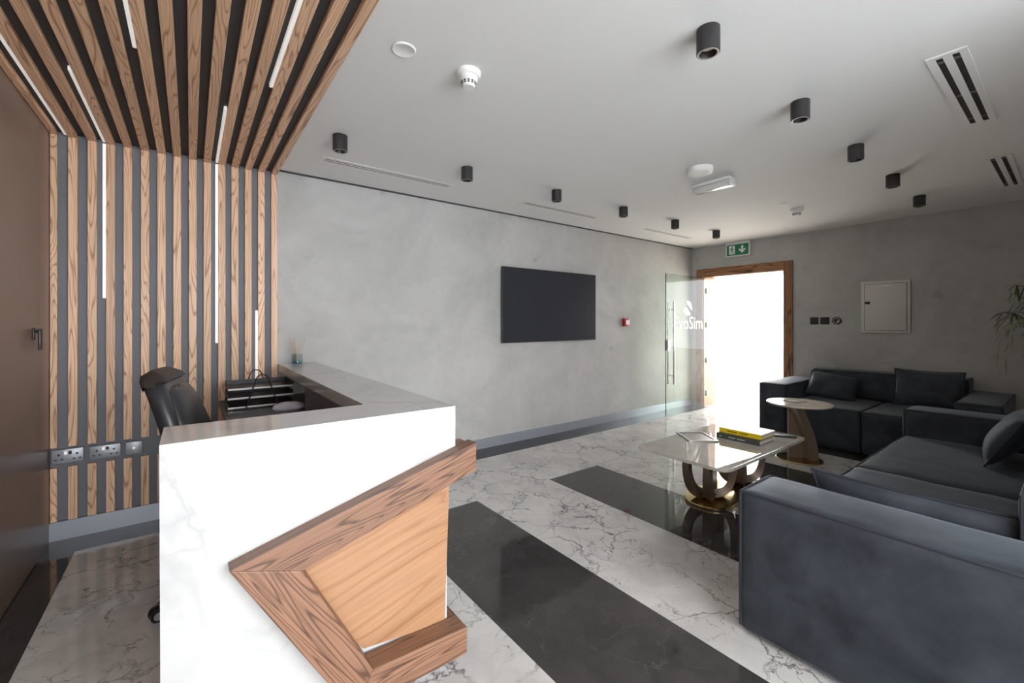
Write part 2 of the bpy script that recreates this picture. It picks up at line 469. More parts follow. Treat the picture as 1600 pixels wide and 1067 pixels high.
# ------------------------------------------------------------------ slatted wall panel
SX = [(-0.718, -0.686), (-0.637, -0.593), (-0.546, -0.502), (-0.456, -0.412), (-0.368, -0.324), (-0.278, -0.233), (-0.189, -0.143), (-0.100, -0.055),
      (-0.010, 0.036), (0.078, 0.124), (0.169, 0.215), (0.253, 0.300), (0.342, 0.388), (0.432, 0.478), (0.525, 0.568)]
YS = 3.955                                # face of the slats
sp = thing('slat_wall_panel', (-0.07, YB, 0), 'tall panel of vertical pale oak slats on charcoal backing behind the desk', 'wall panel')
obj('backing', B().box(XL, 0.562, 3.982, YB, 0, ZS+0.026), 'slat_back', sp)
obj('skirting', B().box(XL, 0.568, YS-0.01, 3.982, 0, 0.118), 'skirting', sp)
SLM = {}
def slat_mesh(L, w, t):
    k = (round(L, 3), round(w, 3), round(t, 3))
    if k not in SLM:
        bm = B().box(0, L, -w/2, w/2, -t/2, t/2, 0.0015, 1).bm
        me = bpy.data.meshes.new('slat'); bm.to_mesh(me); bm.free(); me.materials.append(M['oak']); SLM[k] = me
    return SLM[k]
def add_slat(parent, start, axis, L, w, t, mesh=None):
    o = bpy.data.objects.new('slat', mesh or slat_mesh(L, w, t)); COL.objects.link(o); o.parent = parent
    o.location = Vector(start) - ORG[parent.name]
    o.rotation_euler = (0, -PI/2, 0) if axis == 'z' else (0, 0, PI/2)
    return o
BZ0, BZ1 = 0.464, 0.594
# local axes of a vertical slat: X -> up, Y -> Y (depth), Z -> -X ; so w is depth and t is width
for i, (a, c) in enumerate(SX):
    xc, w = (a+c)/2, c-a
    yc, dep = (YS+3.982)/2, 3.982-YS
    if i <= 7:
        add_slat(sp, (xc, yc, 0.118), 'z', BZ0-0.118, dep, w)
        add_slat(sp, (xc, yc, BZ1), 'z', ZS-BZ1, dep, w)
    else: add_slat(sp, (xc, yc, 0.118), 'z', ZS-0.118, dep, w)
for x0, x1, z0, z1 in ((-0.474, -0.457, 1.565, ZS-0.001), (0.150, 0.168, 1.243, ZS-0.001), (0.413, 0.431, 0.83, 1.498)):
    obj('led_strip', B().box(x0, x1, 3.958, 3.982, z0, z1, 0.002, 1), 'led', sp)

# slatted ceiling panel
sc = thing('slat_ceiling_panel', (-0.07, 1.6, ZC), 'dropped ceiling panel of brown oak slats with dark gaps above the desk', 'ceiling panel')
YC0 = 0.1
obj('backing', B().box(XL, 0.566, YC0, 3.982, ZS+0.026, ZC-0.001), 'slat_back_ceiling', sc)
for i, (a, c) in enumerate(SX):
    add_slat(sc, ((a+c)/2, YC0, ZS+0.013), 'y', YS-0.001-YC0, c-a, 0.026)
for x0, x1, y0, y1 in ((-0.654, -0.640, 1.2, 3.95), (-0.472, -0.458, 2.92, 3.95), (0.152, 0.167, 2.93, 3.95), (-0.205, -0.190, 1.2, 2.515), (0.324, 0.340, 0.9, 2.515)):
    obj('led_strip', B().box(x0, x1, y0, y1, ZS+0.004, ZS+0.026, 0.002, 1), 'led', sc)

# outlets on the slat wall
def outlet(x0, x1, z0, z1, kind, label):
    t = thing('wall_outlet', ((x0+x1)/2, 3.98, z0), label, 'outlet', 'brushed metal outlets low on the slat wall')
    yp = YS - 0.004
    obj('plate', B().box(x0, x1, yp, 3.982, z0, z1, 0.004), 'outlet', t, smooth=True)
    if kind == 'socket':
        cx = (x0+x1)/2
        for sgn in (-1, 1):
            px = cx + sgn*0.042
            for a, c, e, f in ((-0.005, 0.005, 0.05, 0.062), (-0.020, -0.008, 0.022, 0.029), (0.008, 0.020, 0.022, 0.029)):
                obj('pin_slot', B().box(px+a, px+c, yp-0.0012, yp, z0+e, z0+f), 'dark_slot', t)
        for sgn, m in ((-1, 'led'), (1, 'dark_slot')):
            obj('rocker', B().box(cx+sgn*0.010-0.007, cx+sgn*0.010+0.007, yp-0.004, yp, z0+0.056, z0+0.076, 0.001), m, t)
    else:
        obj('indicator', B().tube([((x0+x1)/2, yp-0.002, (z0+z1)/2), ((x0+x1)/2, yp+0.002, (z0+z1)/2)], 0.007, 12), 'led', t)
outlet(-0.709, -0.563, 0.490, 0.580, 'socket', 'double socket on the slat wall nearest the bronze door')
outlet(-0.536, -0.381, 0.487, 0.575, 'socket', 'double socket on the slat wall, middle of the three outlets')
outlet(-0.359, -0.270, 0.486, 0.573, 'blank', 'small blank outlet plate with one white dot on the slat wall')

# ------------------------------------------------------------------ reception desk
desk = thing('reception_desk', (0.4, 1.6, 0), 'white marble-look L-shaped reception counter with faceted front and angular wood frame', 'reception desk')
HC, FY = 1.062, 1.525
dx0, dx1 = -0.069, 0.859
b = B().poly([(dx0, FY+0.03, HC), (dx1, FY+0.03, HC), (dx1, 3.95, HC), (0.573, 3.95, HC), (0.573, 1.778, HC), (dx0, 1.778, HC)], (0, 0, -0.06))
obj('countertop', b, 'porcelain', desk)
# upper front face
b = B().poly([(dx0, FY, HC), (dx1, FY, HC), (dx1, FY, 0.86), (0.16, FY, 0.62), (0.089, FY, 0.67), (dx0, FY, HC-0.012)], (0, 0.03, 0))
b2 = [(dx0, FY, HC-0.0605)]
obj('front_panel', b, 'porcelain', desk)
# faceted lower left front: folds back below the diagonal crease
bm = bmesh.new()
def facet(bm, P):
    f = bm.faces.new([bm.verts.new(Vector(p)) for p in P]); return f
A = (dx0, FY, HC-0.012); F1 = (0.089, FY, 0.67); T = (0.16, FY+0.002, 0.62); Q = (0.55, FY+0.02, 0.0); BL = (dx0, FY+0.085, 0.0)
fb = B()
fb.poly([A, F1, T, BL], (0, 0.03, 0)) ; fb.poly([T, Q, BL], (0, 0.03, 0))
bm.free()
obj('side_facet', fb, 'porcelain', desk)
obj('inner_panel', B().box(dx0+0.01, 0.572, 1.745, 1.775, 0, HC-0.0605), 'worktop', desk)
obj('end_panel', B().box(dx0, dx0+0.03, FY+0.1, 1.744, 0, HC-0.0605), 'porcelain', desk)
obj('return_panel', B().box(0.82, 0.85, 1.60, 3.95, 0, HC-0.0605), 'porcelain', desk)
obj('return_inner_panel', B().box(0.575, 0.60, 1.78, 2.93, 0, HC-0.0605), 'worktop', desk)
obj('plinth', B().box(0.43, 0.842, 1.566, 1.60, 0, 0.6), 'porcelain', desk)
obj('worktop', B().box(0.172, 0.574, 1.78, 3.945, 0.775, 0.805, 0.002), 'worktop', desk)
obj('worktop_extension', B().box(0.574, 0.82, 2.935, 3.945, 0.775, 0.805), 'worktop', desk)

def wood_prism(name, pts, y0, y1, ang, mat, parent, bev=0.0025):
    """polygon in the x-z plane extruded in y; the grain runs along direction ang in that plane"""
    o0 = Vector((pts[0][0], y0, pts[0][1]))
    c, s_ = math.cos(ang), math.sin(ang)
    L = []
    for x, z in pts:
        dx, dz = x-o0.x, z-o0.z
        L.append((dx*c + dz*s_, 0, -dx*s_ + dz*c))
    b = B().poly(L, (0, y1-y0, 0), bev)
    o = obj(name, b, mat, parent, local=True)
    o.location = o0 - ORG[parent.name]; o.rotation_euler = (0, -ang, 0)
    return o
Yb0, Yb1 = 1.463, 1.5245
tip, tr, tr2, inn, in2, lo, r1, r2 = (0.088, 0.687), (0.921, 0.918), (0.921, 0.806), (0.280, 0.622), (0.502, 0.205), (0.439, 0.09), (0.878, 0.192), (0.878, 0.088)
wood_prism('frame_beam', [tip, tr, tr2, inn], Yb0, Yb1, math.atan2(tr[1]-tip[1], tr[0]-tip[0]), 'oak_dark', desk)
wood_prism('frame_beam', [tip, inn, in2, lo], Yb0, Yb1+0.04, math.atan2(lo[1]-tip[1], lo[0]-tip[0]), 'oak_dark', desk)
wood_prism('frame_beam', [lo, in2, r1, r2], Yb0, Yb1+0.03, math.atan2(r2[1]-lo[1], r2[0]-lo[0]), 'oak_dark', desk)
wood_prism('wood_panel', [(0.12, 0.70), (0.853, 0.86), (0.828, 0.178), (0.50, 0.222)], FY+0.031, FY+0.04, math.atan2(tr[1]-tip[1], tr[0]-tip[0]), 'oak_panel', desk, 0.001)
# the frame turns the corner and runs back along the side of the counter
def wood_return(x0, x1, y0, y1, z0, z1):
    o = obj('frame_beam', B().box(0, y1-y0, -(x1-x0)/2, (x1-x0)/2, 0, z1-z0, 0.0025), 'oak_dark', desk, local=True)
    o.location = Vector(((x0+x1)/2, y0, z0)) - ORG[desk.name]; o.rotation_euler = (0, 0, PI/2)
wood_return(dx1+0.001, 0.921, Yb1+0.001, 1.60, 0.806, 0.905)
wood_return(0.8435, 0.878, Yb1+0.031, 2.3, 0.09, 0.192)

# ------------------------------------------------------------------ things on the desk
t = thing('reed_diffuser', (0.70, 3.86, HC), 'small glass reed diffuser with teal liquid on the counter end', 'diffuser')
c = (0.70, 3.86, HC)
obj('jar', B().lathe([(0, 0.0005), (0.040, 0.0005), (0.042, 0.004), (0.042, 0.082), (0.039, 0.082), (0.039, 0.006), (0, 0.006)], 24, c), 'clear_glass', t, smooth=True)
obj('liquid', B().lathe([(0, 0.007), (0.036, 0.007), (0.034, 0.024), (0, 0.027)], 20, c), 'teal_liquid', t, smooth=True)
for k, (ax, ay, h) in enumerate(((-0.055, 0.0, 0.21), (-0.02, 0.012, 0.215), (0.062, 0.0, 0.215), (-0.038, -0.015, 0.2), (0.015, -0.012, 0.15))):
    obj('reed', B().tube([(c[0]-ax*0.25, c[1]-ay*0.25, c[2]+0.012), (c[0]+ax, c[1]+ay, c[2]+h)], 0.0022, 6), 'reed', t)

t = thing('letter_tray', (0.40, 3.62, 0.805), 'black three-tier letter tray with a bent wire front on the worktop', 'letter tray')
for k, zz in enumerate((0.812, 0.875, 0.938)):
    b = B(); x0, x1, y0, y1 = 0.20, 0.60, 3.45, 3.78
    b.box(x0, x1, y0, y1, zz, zz+0.004); b.box(x0, x0+0.004, y0, y1, zz, zz+0.035); b.box(x1-0.004, x1, y0, y1, zz, zz+0.035); b.box(x0, x1, y1-0.004, y1, zz, zz+0.035)
    tr_ = obj('tray', b, 'black_metal', t)
    obj('front_rail', B().box(x0, x1, y0-0.006, y0, zz, zz+0.014, 0.002), 'silver', tr_)
for yy in (3.42, 3.795):
    pts = [(0.27, yy, 0.809), (0.30, yy, 0.85)]
    arch = [(0.31 + 0.02*math.sin(k*0.1), yy, 0.86) for k in range(1)]
    n = 14
    pts = [(0.30 + 0.06*u, yy, 0.809 + 0.19*u) for u in [k/6 for k in range(7)]]
    pts += [(0.40 - 0.04*math.cos(PI*k/8), yy, 0.999 + 0.04*math.sin(PI*k/8)) for k in range(1, 8)]
    pts += [(0.44 + 0.06*u, yy, 0.999 - 0.19*u) for u in [k/6 for k in range(7)]]
    obj('wire_support', B().tube(pts, 0.004, 8), 'chrome' if False else 'black_metal', t, smooth=True)
obj('base_wire', B().tube([(0.23, 3.42, 0.810), (0.57, 3.42, 0.810)], 0.004, 8), 'black_metal', t, smooth=True)
b = B(); b.lathe([(0, 0), (0.098, 0), (0.103, 0.012), (0.09, 0.03), (0.055, 0.044), (0, 0.048)], 32, (0, 0, 0))
for v in b.bm.verts: v.co.y *= 0.6
o = obj('desk_lamp_base', b, 'dome', None, origin=(0, 0, 0), smooth=True)
o.name = 'oval_dish_cover'; o.location = (0.545, 3.30, 0.805)
tag(o, 'pale grey low oval dome lying on the dark worktop', 'dome')

# ------------------------------------------------------------------ office chair (faces +x locally)
ch = thing('office_chair', (0.17, 2.70, 0), 'black leather office chair with chrome base behind the counter', 'chair', rotz=math.radians(-12))
def CL(name, b, mat, parent=None, **k): return obj(name, b, mat, parent or ch, local=True, **k)
ORGz = ORG[ch.name]; ORG[ch.name] = Vector((0, 0, 0))
for k in range(5):
    a = 2*PI*k/5 + math.radians(209)
    d_ = Vector((math.cos(a), math.sin(a), 0))
    arm = CL('base_arm', B().tube([d_*0.03 + Vector((0, 0, 0.11)), d_*0.16 + Vector((0, 0, 0.10)), d_*0.31 + Vector((0, 0, 0.078))], [0.026, 0.022, 0.017], 10), 'chrome', smooth=True)
    p = d_*0.31
    sd = Vector((-d_.y, d_.x, 0))
    b = B()
    for sg in (-1, 1):
        q = p + sd*sg*0.016
        b.tube([q - sd*0.009 + Vector((0, 0, 0.029)), q + sd*0.009 + Vector((0, 0, 0.029))], 0.029, 18)
    w_ = CL('caster', b, 'black_plastic', smooth=True)
    CL('caster_cap', B().tube([p - sd*0.027 + Vector((0, 0, 0.029)), p + sd*0.027 + Vector((0, 0, 0.029))], 0.018, 14), 'silver', w_, smooth=True)
CL('gas_cylinder', B().lathe([(0, 0.06), (0.03, 0.06), (0.03, 0.25), (0.02, 0.25), (0.02, 0.42), (0, 0.42)], 16), 'chrome', smooth=True)
CL('seat', B().puff(-0.24, 0.28, -0.26, 0.26, 0.42, 0.53, 0.04, 0.015, 8), 'leather', smooth=True, ang=60)
# padded back: profile swept over height
def back_mesh(hw, t0, t1, z0, z1, bulge, seed=0, nu=16, nv=18):
    b = B(); rings = []
    for j in range(nv+1):
        v = j/nv; z = z0 + (z1-z0)*v
        lean = -0.16 - 0.145*v + 0.03*math.sin(PI*v)
        wv = hw*(1 - 0.30*max(0, v-0.55)**2/0.2) * (1 if v < 0.9 else math.sqrt(max(0.0, 1-((v-0.9)/0.1)**2*0.55)))
        tk = 1.0 if v < 0.93 else math.sqrt(max(0.03, 1-((v-0.93)/0.07)**2))
        ring = []
        for k in range(nu):
            a = 2*PI*k/nu
            ca, sa = math.cos(a), math.sin(a)
            y = wv*math.copysign(abs(sa)**0.45, sa)
            x = math.copysign(abs(ca)**0.6, ca)
            x = (t1 + bulge*math.cos(PI/2*min(1, abs(y)/wv)))*x*tk if x > 0 else t0*x*tk
            x += 0.5*y*y
            ring.append(b.bm.verts.new((lean + x, y, z)))
        rings.append(ring)
    for p, q in zip(rings, rings[1:]):
        for k in range(nu): b.bm.faces.new((p[k], p[(k+1) % nu], q[(k+1) % nu], q[k]))
    b.bm.faces.new(rings[0][::-1]); b.bm.faces.new(rings[-1])
    bmesh.ops.recalc_face_normals(b.bm, faces=b.bm.faces[:])
    return b
bk = CL('backrest', back_mesh(0.25, 0.055, 0.045, 0.47, 1.155, 0.0), 'leather', smooth=True, ang=70)
CL('back_cushion', back_mesh(0.222, 0.01, 0.085, 0.52, 1.105, 0.02), 'leather', bk, smooth=True, ang=70)
b = back_mesh(0.262, 0.066, 0.058, 0.47, 1.17, 0.0, nv=30)
cut = [v for v in b.bm.verts if v.co.z < 1.085 + 0.45*(v.co.x + 0.27)]
bmesh.ops.delete(b.bm, geom=cut, context='VERTS')
CL('head_cap', b, 'leather_brown', bk, smooth=True, ang=70)
pts = []
for k in range(25):
    u = -1 + 2*k/24; v = 1 - abs(u)**2.2
    z = 0.55 + (1.085-0.55)*v if abs(u) > 0.02 else 1.085
    vv = (z-0.47)/(1.155-0.47); lean = -0.16 - 0.145*vv + 0.03*math.sin(PI*vv); y = 0.222*u
    pts.append((lean + 0.066 + 0.5*y*y, y, z))
CL('edge_trim', B().tube(pts, 0.006, 8), 'leather_edge', bk, smooth=True)
CL('back_bracket', B().box(-0.24, -0.12, -0.05, 0.05, 0.40, 0.50, 0.01), 'black_metal', smooth=True)
ORG[ch.name] = ORGz

# ------------------------------------------------------------------ television, call point
t = thing('television', (3.61, YB, 1.166), 'large black flat television mounted on the grey wall', 'television')
obj('body', B().box(2.86, 4.36, 3.962, 3.99, 1.2, 2.0, 0.004), 'black_plastic', t)
obj('bezel', B().box(2.83, 4.388, 3.945, 3.962, 1.167, 2.043, 0.003), 'black_plastic', t)
obj('screen', B().box(2.838, 4.380, 3.9442, 3.9455, 1.182, 2.035), 'screen', t)
obj('bracket', B().box(3.2, 4.0, 3.99, YB-0.001, 1.4, 1.8), 'black_metal', t)
t = thing('fire_call_point', (5.075, YB, 1.34), 'small red fire alarm call point on the wall beside the television', 'alarm')
obj('housing', B().box(5.005, 5.15, 3.955, YB, 1.345, 1.462, 0.006), 'red', t, smooth=True)
obj('push_plate', B().box(5.04, 5.115, 3.95, 3.956, 1.372, 1.436, 0.003), 'white_plastic', t)

# ------------------------------------------------------------------ doorway
d1 = thing('door_1', (XR, 3.18, 0), 'oak framed doorway standing open to the bright outside', 'doorway'); del d1['category']; struct(d1)
def wood_box(name, start, axis, L, w, h, mat, parent):
    o = obj(name, B().box(0, L, -w/2, w/2, -h/2, h/2, 0.002, 1), mat, parent, local=True)
    o.location = Vector(start) - ORG[parent.name]
    o.rotation_euler = (0, -PI/2, 0) if axis == 'z' else (0, 0, PI/2)
    return o
# vertical: local Y is room y, local Z is -x
fx0, fx1 = XR-0.022, XR-0.0005
wood_box('frame_jamb', ((fx0+fx1)/2, (2.46+DY0)/2, 0), 'z', 2.29, DY0-2.46, fx1-fx0, 'frame_wood', d1)
wood_box('frame_jamb', ((fx0+fx1)/2, (3.905+DY1)/2, 0), 'z', 2.29, 3.905-DY1, fx1-fx0, 'frame_wood', d1)
wood_box('frame_head', ((fx0+fx1)/2, DY0, 2.2275), 'y', DY1-DY0, fx1-fx0, 0.125, 'frame_wood', d1)
wood_box('reveal', (XR+0.17, DY0+0.006, 0), 'z', DZ-0.012, 0.012, 0.34, 'frame_wood', d1)
wood_box('reveal', (XR+0.17, DY1-0.006, 0), 'z', DZ-0.012, 0.012, 0.34, 'frame_wood', d1)
wood_box('reveal_head', (XR+0.17, DY0, DZ-0.006), 'y', DY1-DY0, 0.34, 0.012, 'frame_wood', d1)

g = thing('glass_door', (6.80, 3.705, 0), 'open frameless glass door with long chrome pull and frosted lettering', 'glass door')
GX0, GX1, GY = 5.65, 6.815, 3.705
obj('glass_pane', B().box(GX0, GX1, GY-0.005, GY+0.005, 0.008, 2.135), 'glass', g)
obj('edge_strip', B().box(GX0-0.004, GX0, GY-0.006, GY+0.006, 0.008, 2.135), 'black_metal', g)
for sg in (-1, 1):
    yy = GY + sg*0.05
    h = obj('pull_handle', B().tube([(GX0+0.13, yy, 0.47), (GX0+0.13, yy, 1.72)], 0.014, 14), 'chrome', g, smooth=True)
    for zz in (0.60, 1.60):
        obj('standoff', B().tube([(GX0+0.13, GY+sg*0.005, zz), (GX0+0.13, yy, zz)], 0.009, 10), 'chrome', h, smooth=True)
obj('lock', B().box(GX0+0.0, GX0+0.075, GY-0.022, GY+0.022, 0.98, 1.14, 0.004), 'chrome', g, smooth=True)
for zz in (0.24, 0.78, 1.36, 1.92):
    obj('hinge', B().box(6.775, 6.838, GY-0.020, GY+0.020, zz-0.045, zz+0.045, 0.004), 'chrome', g, smooth=True)
text_obj('lettering', 'EvoSim', 0.285, 'frost', g, frame_mtx((6.255, GY-0.0062, 1.385), (1, 0, 0), (0, 0, 1)))
def leaf_shape(pts):
    return B().poly([(6.24 + x, GY-0.0056, 1.625 + z) for x, z in pts], (0, -0.0008, 0))
arc = lambda r, a0, a1, n=10: [(r*math.cos(a0+(a1-a0)*k/n), r*math.sin(a0+(a1-a0)*k/n)) for k in range(n+1)]
obj('logo_leaf', leaf_shape(arc(0.115, PI*0.62, -PI*0.1) + [(0.06, 0.0), (-0.01, 0.06)]), 'frost', g)
obj('logo_leaf', leaf_shape(arc(0.115, PI*1.02, PI*1.72) + [(0.03, -0.05), (-0.06, 0.02)]), 'frost', g)

# ------------------------------------------------------------------ exit sign, distribution box, switches
ex = thing('exit_sign', (XR, 3.2, 2.43), 'green and white running man exit sign with down arrow above the door', 'exit sign')
xa = XR-0.05
obj('housing', B().box(xa, XR-0.0005, 3.026, 3.392, 2.435, 2.664, 0.004), 'white_plastic', ex, smooth=True)
obj('green_panel', B().box(xa-0.0015, xa, 3.045, 3.375, 2.452, 2.620), 'green', ex)
def sign_poly(name, pts, m, off=0.003):
    # u to the right (towards -y), v up
    obj(name, B().poly([(xa-off, 3.375-u, 2.452+v) for u, v in pts], (-0.0008, 0, 0)), m, ex)
sign_poly('white_doorway', [(0.035, 0.02), (0.125, 0.02), (0.125, 0.15), (0.035, 0.15)], 'pict_white', 0.0022)
man = B()
def mp(pts): man.poly([(xa-0.0034, 3.375-u, 2.452+v) for u, v in pts], (-0.0008, 0, 0))
mp([(0.088 + 0.010*math.cos(k*PI/5), 0.135 + 0.010*math.sin(k*PI/5)) for k in range(10)])
mp([(0.073, 0.118), (0.092, 0.124), (0.090, 0.085), (0.072, 0.078)])
mp([(0.074, 0.116), (0.078, 0.106), (0.056, 0.100), (0.048, 0.084), (0.041, 0.088), (0.050, 0.109)])
mp([(0.090, 0.120), (0.104, 0.098), (0.120, 0.098), (0.120, 0.090), (0.100, 0.090), (0.088, 0.104)])
mp([(0.072, 0.082), (0.084, 0.080), (0.076, 0.058), (0.056, 0.040), (0.040, 0.036), (0.040, 0.044), (0.052, 0.050), (0.066, 0.064)])
mp([(0.080, 0.084), (0.092, 0.086), (0.106, 0.066), (0.100, 0.030), (0.110, 0.022), (0.090, 0.022), (0.094, 0.062)])
obj('running_man', man, 'green', ex)
sign_poly('arrow', [(0.222, 0.145), (0.254, 0.145), (0.254, 0.075), (0.282, 0.102), (0.292, 0.082), (0.238, 0.028), (0.184, 0.082), (0.194, 0.102), (0.222, 0.075)], 'pict_white')

t = thing('distribution_box', (XR, 1.45, 1.27), 'white enamel electrical distribution box set in the far wall above the sofa', 'electrical box')
obj('surround', B().box(XR-0.018, XR, 1.214, 1.682, 1.272, 1.915, 0.004), 'box_paint', t, smooth=True)
obj('door_gap', B().box(XR-0.019, XR-0.0178, 1.242, 1.650, 1.300, 1.885), 'slot_fin', t)
dr = obj('door', B().box(XR-0.027, XR-0.018, 1.247, 1.645, 1.305, 1.880, 0.003), 'box_paint', t, smooth=True)
obj('latch', B().box(XR-0.032, XR-0.027, 1.59, 1.64, 1.632, 1.664, 0.001), 'black_plastic', dr)
obj('name_strip', B().box(XR-0.0285, XR-0.027, 1.40, 1.48, 1.845, 1.86), 'white_plastic', dr)
for y0, y1, lb in ((2.15, 2.248, 'dark square switch plate nearest the door frame'), (2.027, 2.127, 'dark square switch plate between its twin and the round thermostat')):
    t = thing('light_switch', (XR, (y0+y1)/2, 1.374), lb, 'switch', 'dark switch plates beside the door')
    obj('plate', B().box(XR-0.010, XR, y0, y1, 1.377, 1.473, 0.003), 'black_metal', t, smooth=True)
    obj('rocker', B().box(XR-0.0125, XR-0.010, y0+0.012, y1-0.012, 1.389, 1.461, 0.001), 'black_plastic', t)
t = thing('round_thermostat', (XR, 1.94, 1.37), 'round dark thermostat dial right of the two switches', 'thermostat')
obj('body', B().tube([(XR, 1.94, 1.425), (XR-0.03, 1.94, 1.425)], 0.05, 28), 'black_plastic', t, smooth=True)
obj('ring', B().tube([(XR-0.03, 1.94, 1.425), (XR-0.034, 1.94, 1.425)], 0.036, 24), 'silver', t, smooth=True)
obj('dial', B().tube([(XR-0.034, 1.94, 1.425), (XR-0.037, 1.94, 1.425)], 0.028, 24), 'black_plastic', t, smooth=True)
obj('button', B().tube([(XR-0.037, 1.926, 1.418), (XR-0.039, 1.926, 1.418)], 0.008, 12), 'white_plastic', t, smooth=True)

# ------------------------------------------------------------------ ceiling fixtures
H_, R_ = 0.105, 0.0475
lamp0 = None
ORD = ['nearest the slat ceiling', 'second from the slat ceiling', 'third from the slat ceiling', 'third from the glass door', 'second from the glass door', 'nearest the glass door']
ORD2 = ['largest and nearest', 'second nearest', 'third nearest', 'fourth nearest', 'farthest, close to the far wall']
spots = [(0.81+0.995*k, 3.012, 'black cylinder downlight along the television wall, '+ORD[k]) for k in range(6)]
spots += [(1.785+1.008*k, 0.965, 'black cylinder downlight in the row over the sofas, '+ORD2[k]) for k in range(5)]
GRP = 'black cylinder downlights'
def make_lamp(x, y, lb):
    t = thing('ceiling_downlight', (x, y, ZC), lb, 'ceiling light', GRP)
    ORG[t.name] = Vector((0, 0, 0))
    o = [obj('body', B().lathe([(0, 0), (R_, 0), (R_, -H_+0.002), (R_-0.002, -H_), (R_-0.010, -H_), (R_-0.012, -H_+0.004), (R_-0.016, -H_+0.05), (0, -H_+0.05)], 32), 'lamp_body', t, smooth=True, local=True),
         obj('trim_ring', B().lathe([(R_-0.011, -H_-0.001), (R_-0.004, -H_-0.001), (R_-0.004, -H_+0.0005), (R_-0.011, -H_+0.0005), (R_-0.011, -H_-0.001)], 32), 'gold_ring', t, smooth=True, local=True),
         obj('lens', B().lathe([(0, -H_+0.028), (R_-0.018, -H_+0.028), (R_-0.018, -H_+0.05), (0, -H_+0.05)], 24), 'lens', t, smooth=True, local=True)]
    return t, o
for k, (x, y, lb) in enumerate(spots):
    if k == 0: lamp0, lparts = make_lamp(x, y, lb)
    else:
        t = lamp0.copy(); COL.objects.link(t); t.location = (x, y, ZC); t['label'] = lb
        for p in lparts: copy_part(p, t)

def linear_vent(x0, x1, y0, y1, label, wide):
    t = thing('linear_air_vent', ((x0+x1)/2, (y0+y1)/2, ZC), label, 'air vent', 'linear slot vents in the ceiling')
    zb = ZC - 0.006 if wide else ZC - 0.0022
    fl = B()
    e = 0.03
    w = y1-y0
    s1, s2 = (y0+w*0.20, y0+w*0.38), (y0+w*0.60, y0+w*0.78)
    if not wide: s1, s2 = (y0+w*0.28, y0+w*0.39), (y0+w*0.53, y0+w*0.64)
    fl.box(x0, x1, y0, s1[0], zb, ZC); fl.box(x0, x1, s1[1], s2[0], zb, ZC); fl.box(x0, x1, s2[1], y1, zb, ZC)
    for a, c in (s1, s2): fl.box(x0, x0+e, a, c, zb, ZC); fl.box(x1-e, x1, a, c, zb, ZC)
    obj('frame', fl, 'white_paint', t)
    for a, c in (s1, s2):
        sl = obj('slot', B().box(x0+e, x1-e, a, c, ZC-0.0015, ZC-0.0005), 'dark_slot', t)
        if wide:
            for f in (0.04, 0.5, 0.9):
                xx = x0+e + (x1-x0-2*e)*f
                obj('slot_clip', B().box(xx, xx+0.02, a, c, ZC-0.005, ZC-0.0015), 'slot_fin', sl)
for k, (x0, nm) in enumerate(((0.80, 'nearest the desk'), (2.79, 'above the television'), (4.87, 'nearest the glass door'))):
    linear_vent(x0, x0+1.15, 3.46, 3.60, 'thin white slot vent along the television wall, '+nm, False)
for k, (x0, nm) in enumerate(((2.83, 'larger nearer'), (4.90, 'smaller farther'))):
    linear_vent(x0, x0+1.16, 0.31, 0.45, nm+' white vent with two dark slots above the sofas', True)

def smoke(x, y, k, label):
    t = thing('smoke_detector', (x, y, ZC), label, 'smoke detector')
    ORG[t.name] = Vector((0, 0, 0))
    obj('base', B().lathe([(0, 0), (0.062*k, 0), (0.062*k, -0.018*k), (0.055*k, -0.026*k), (0, -0.026*k)], 32), 'white_plastic', t, smooth=True, local=True)
    hd = obj('head', B().lathe([(0, -0.026*k), (0.048*k, -0.026*k), (0.046*k, -0.042*k), (0.038*k, -0.050*k), (0.036*k, -0.066*k), (0.028*k, -0.076*k), (0, -0.078*k)], 32), 'white_plastic', t, smooth=True, local=True)
    b = B()
    for q in range(12):
        a = 2*PI*q/12
        for r, z0, z1 in ((0.0385*k, -0.058*k, -0.052*k), (0.0372*k, -0.0665*k, -0.0605*k)):
            cx, cy = r*math.cos(a), r*math.sin(a); tx, ty = -math.sin(a), math.cos(a)
            h = 0.006*k
            b.poly([(cx-tx*h, cy-ty*h, z0), (cx+tx*h, cy+ty*h, z0), (cx+tx*h, cy+ty*h, z1), (cx-tx*h, cy-ty*h, z1)], (-math.cos(a)*0.004, -math.sin(a)*0.004, 0))
    obj('vent_openings', b, 'dark_slot', hd, local=True)
smoke(1.123, 1.859, 1.0, 'white conical smoke detector on the ceiling nearest the slat panel')
smoke(5.38, 1.892, 1.05, 'white smoke detector on the ceiling near the far wall')
o = obj('sprinkler_cover', B().lathe([(0, 0), (0.055, 0), (0.055, -0.003), (0.050, -0.007), (0.046, -0.005), (0, -0.005)], 32), 'white_paint', None, smooth=True)
o.location = (0.789, 1.882, ZC); tag(o, 'flat white round sprinkler cover plate near the slat ceiling', 'cover plate')
o = obj('sprinkler_cover', B().lathe([(0, 0), (0.045, 0), (0.045, -0.003), (0.040, -0.006), (0, -0.006)], 32), 'white_paint', None, smooth=True)
o.location = (5.05, 1.89, ZC); tag(o, 'small flat white cover plate beside the far smoke detector', 'cover plate')
t = thing('ceiling_speaker', (3.34, 1.874, ZC), 'round white ceiling speaker disc beside the emergency light', 'speaker')
obj('rim', B().lathe([(0, 0), (0.10, 0), (0.10, -0.030), (0.092, -0.040), (0, -0.040)], 40, (3.34, 1.874, ZC)), 'white_plastic', t, smooth=True)
obj('grille', B().lathe([(0, -0.040), (0.075, -0.040), (0.072, -0.044), (0, -0.045)], 40, (3.34, 1.874, ZC)), 'white_paint', t, smooth=True)
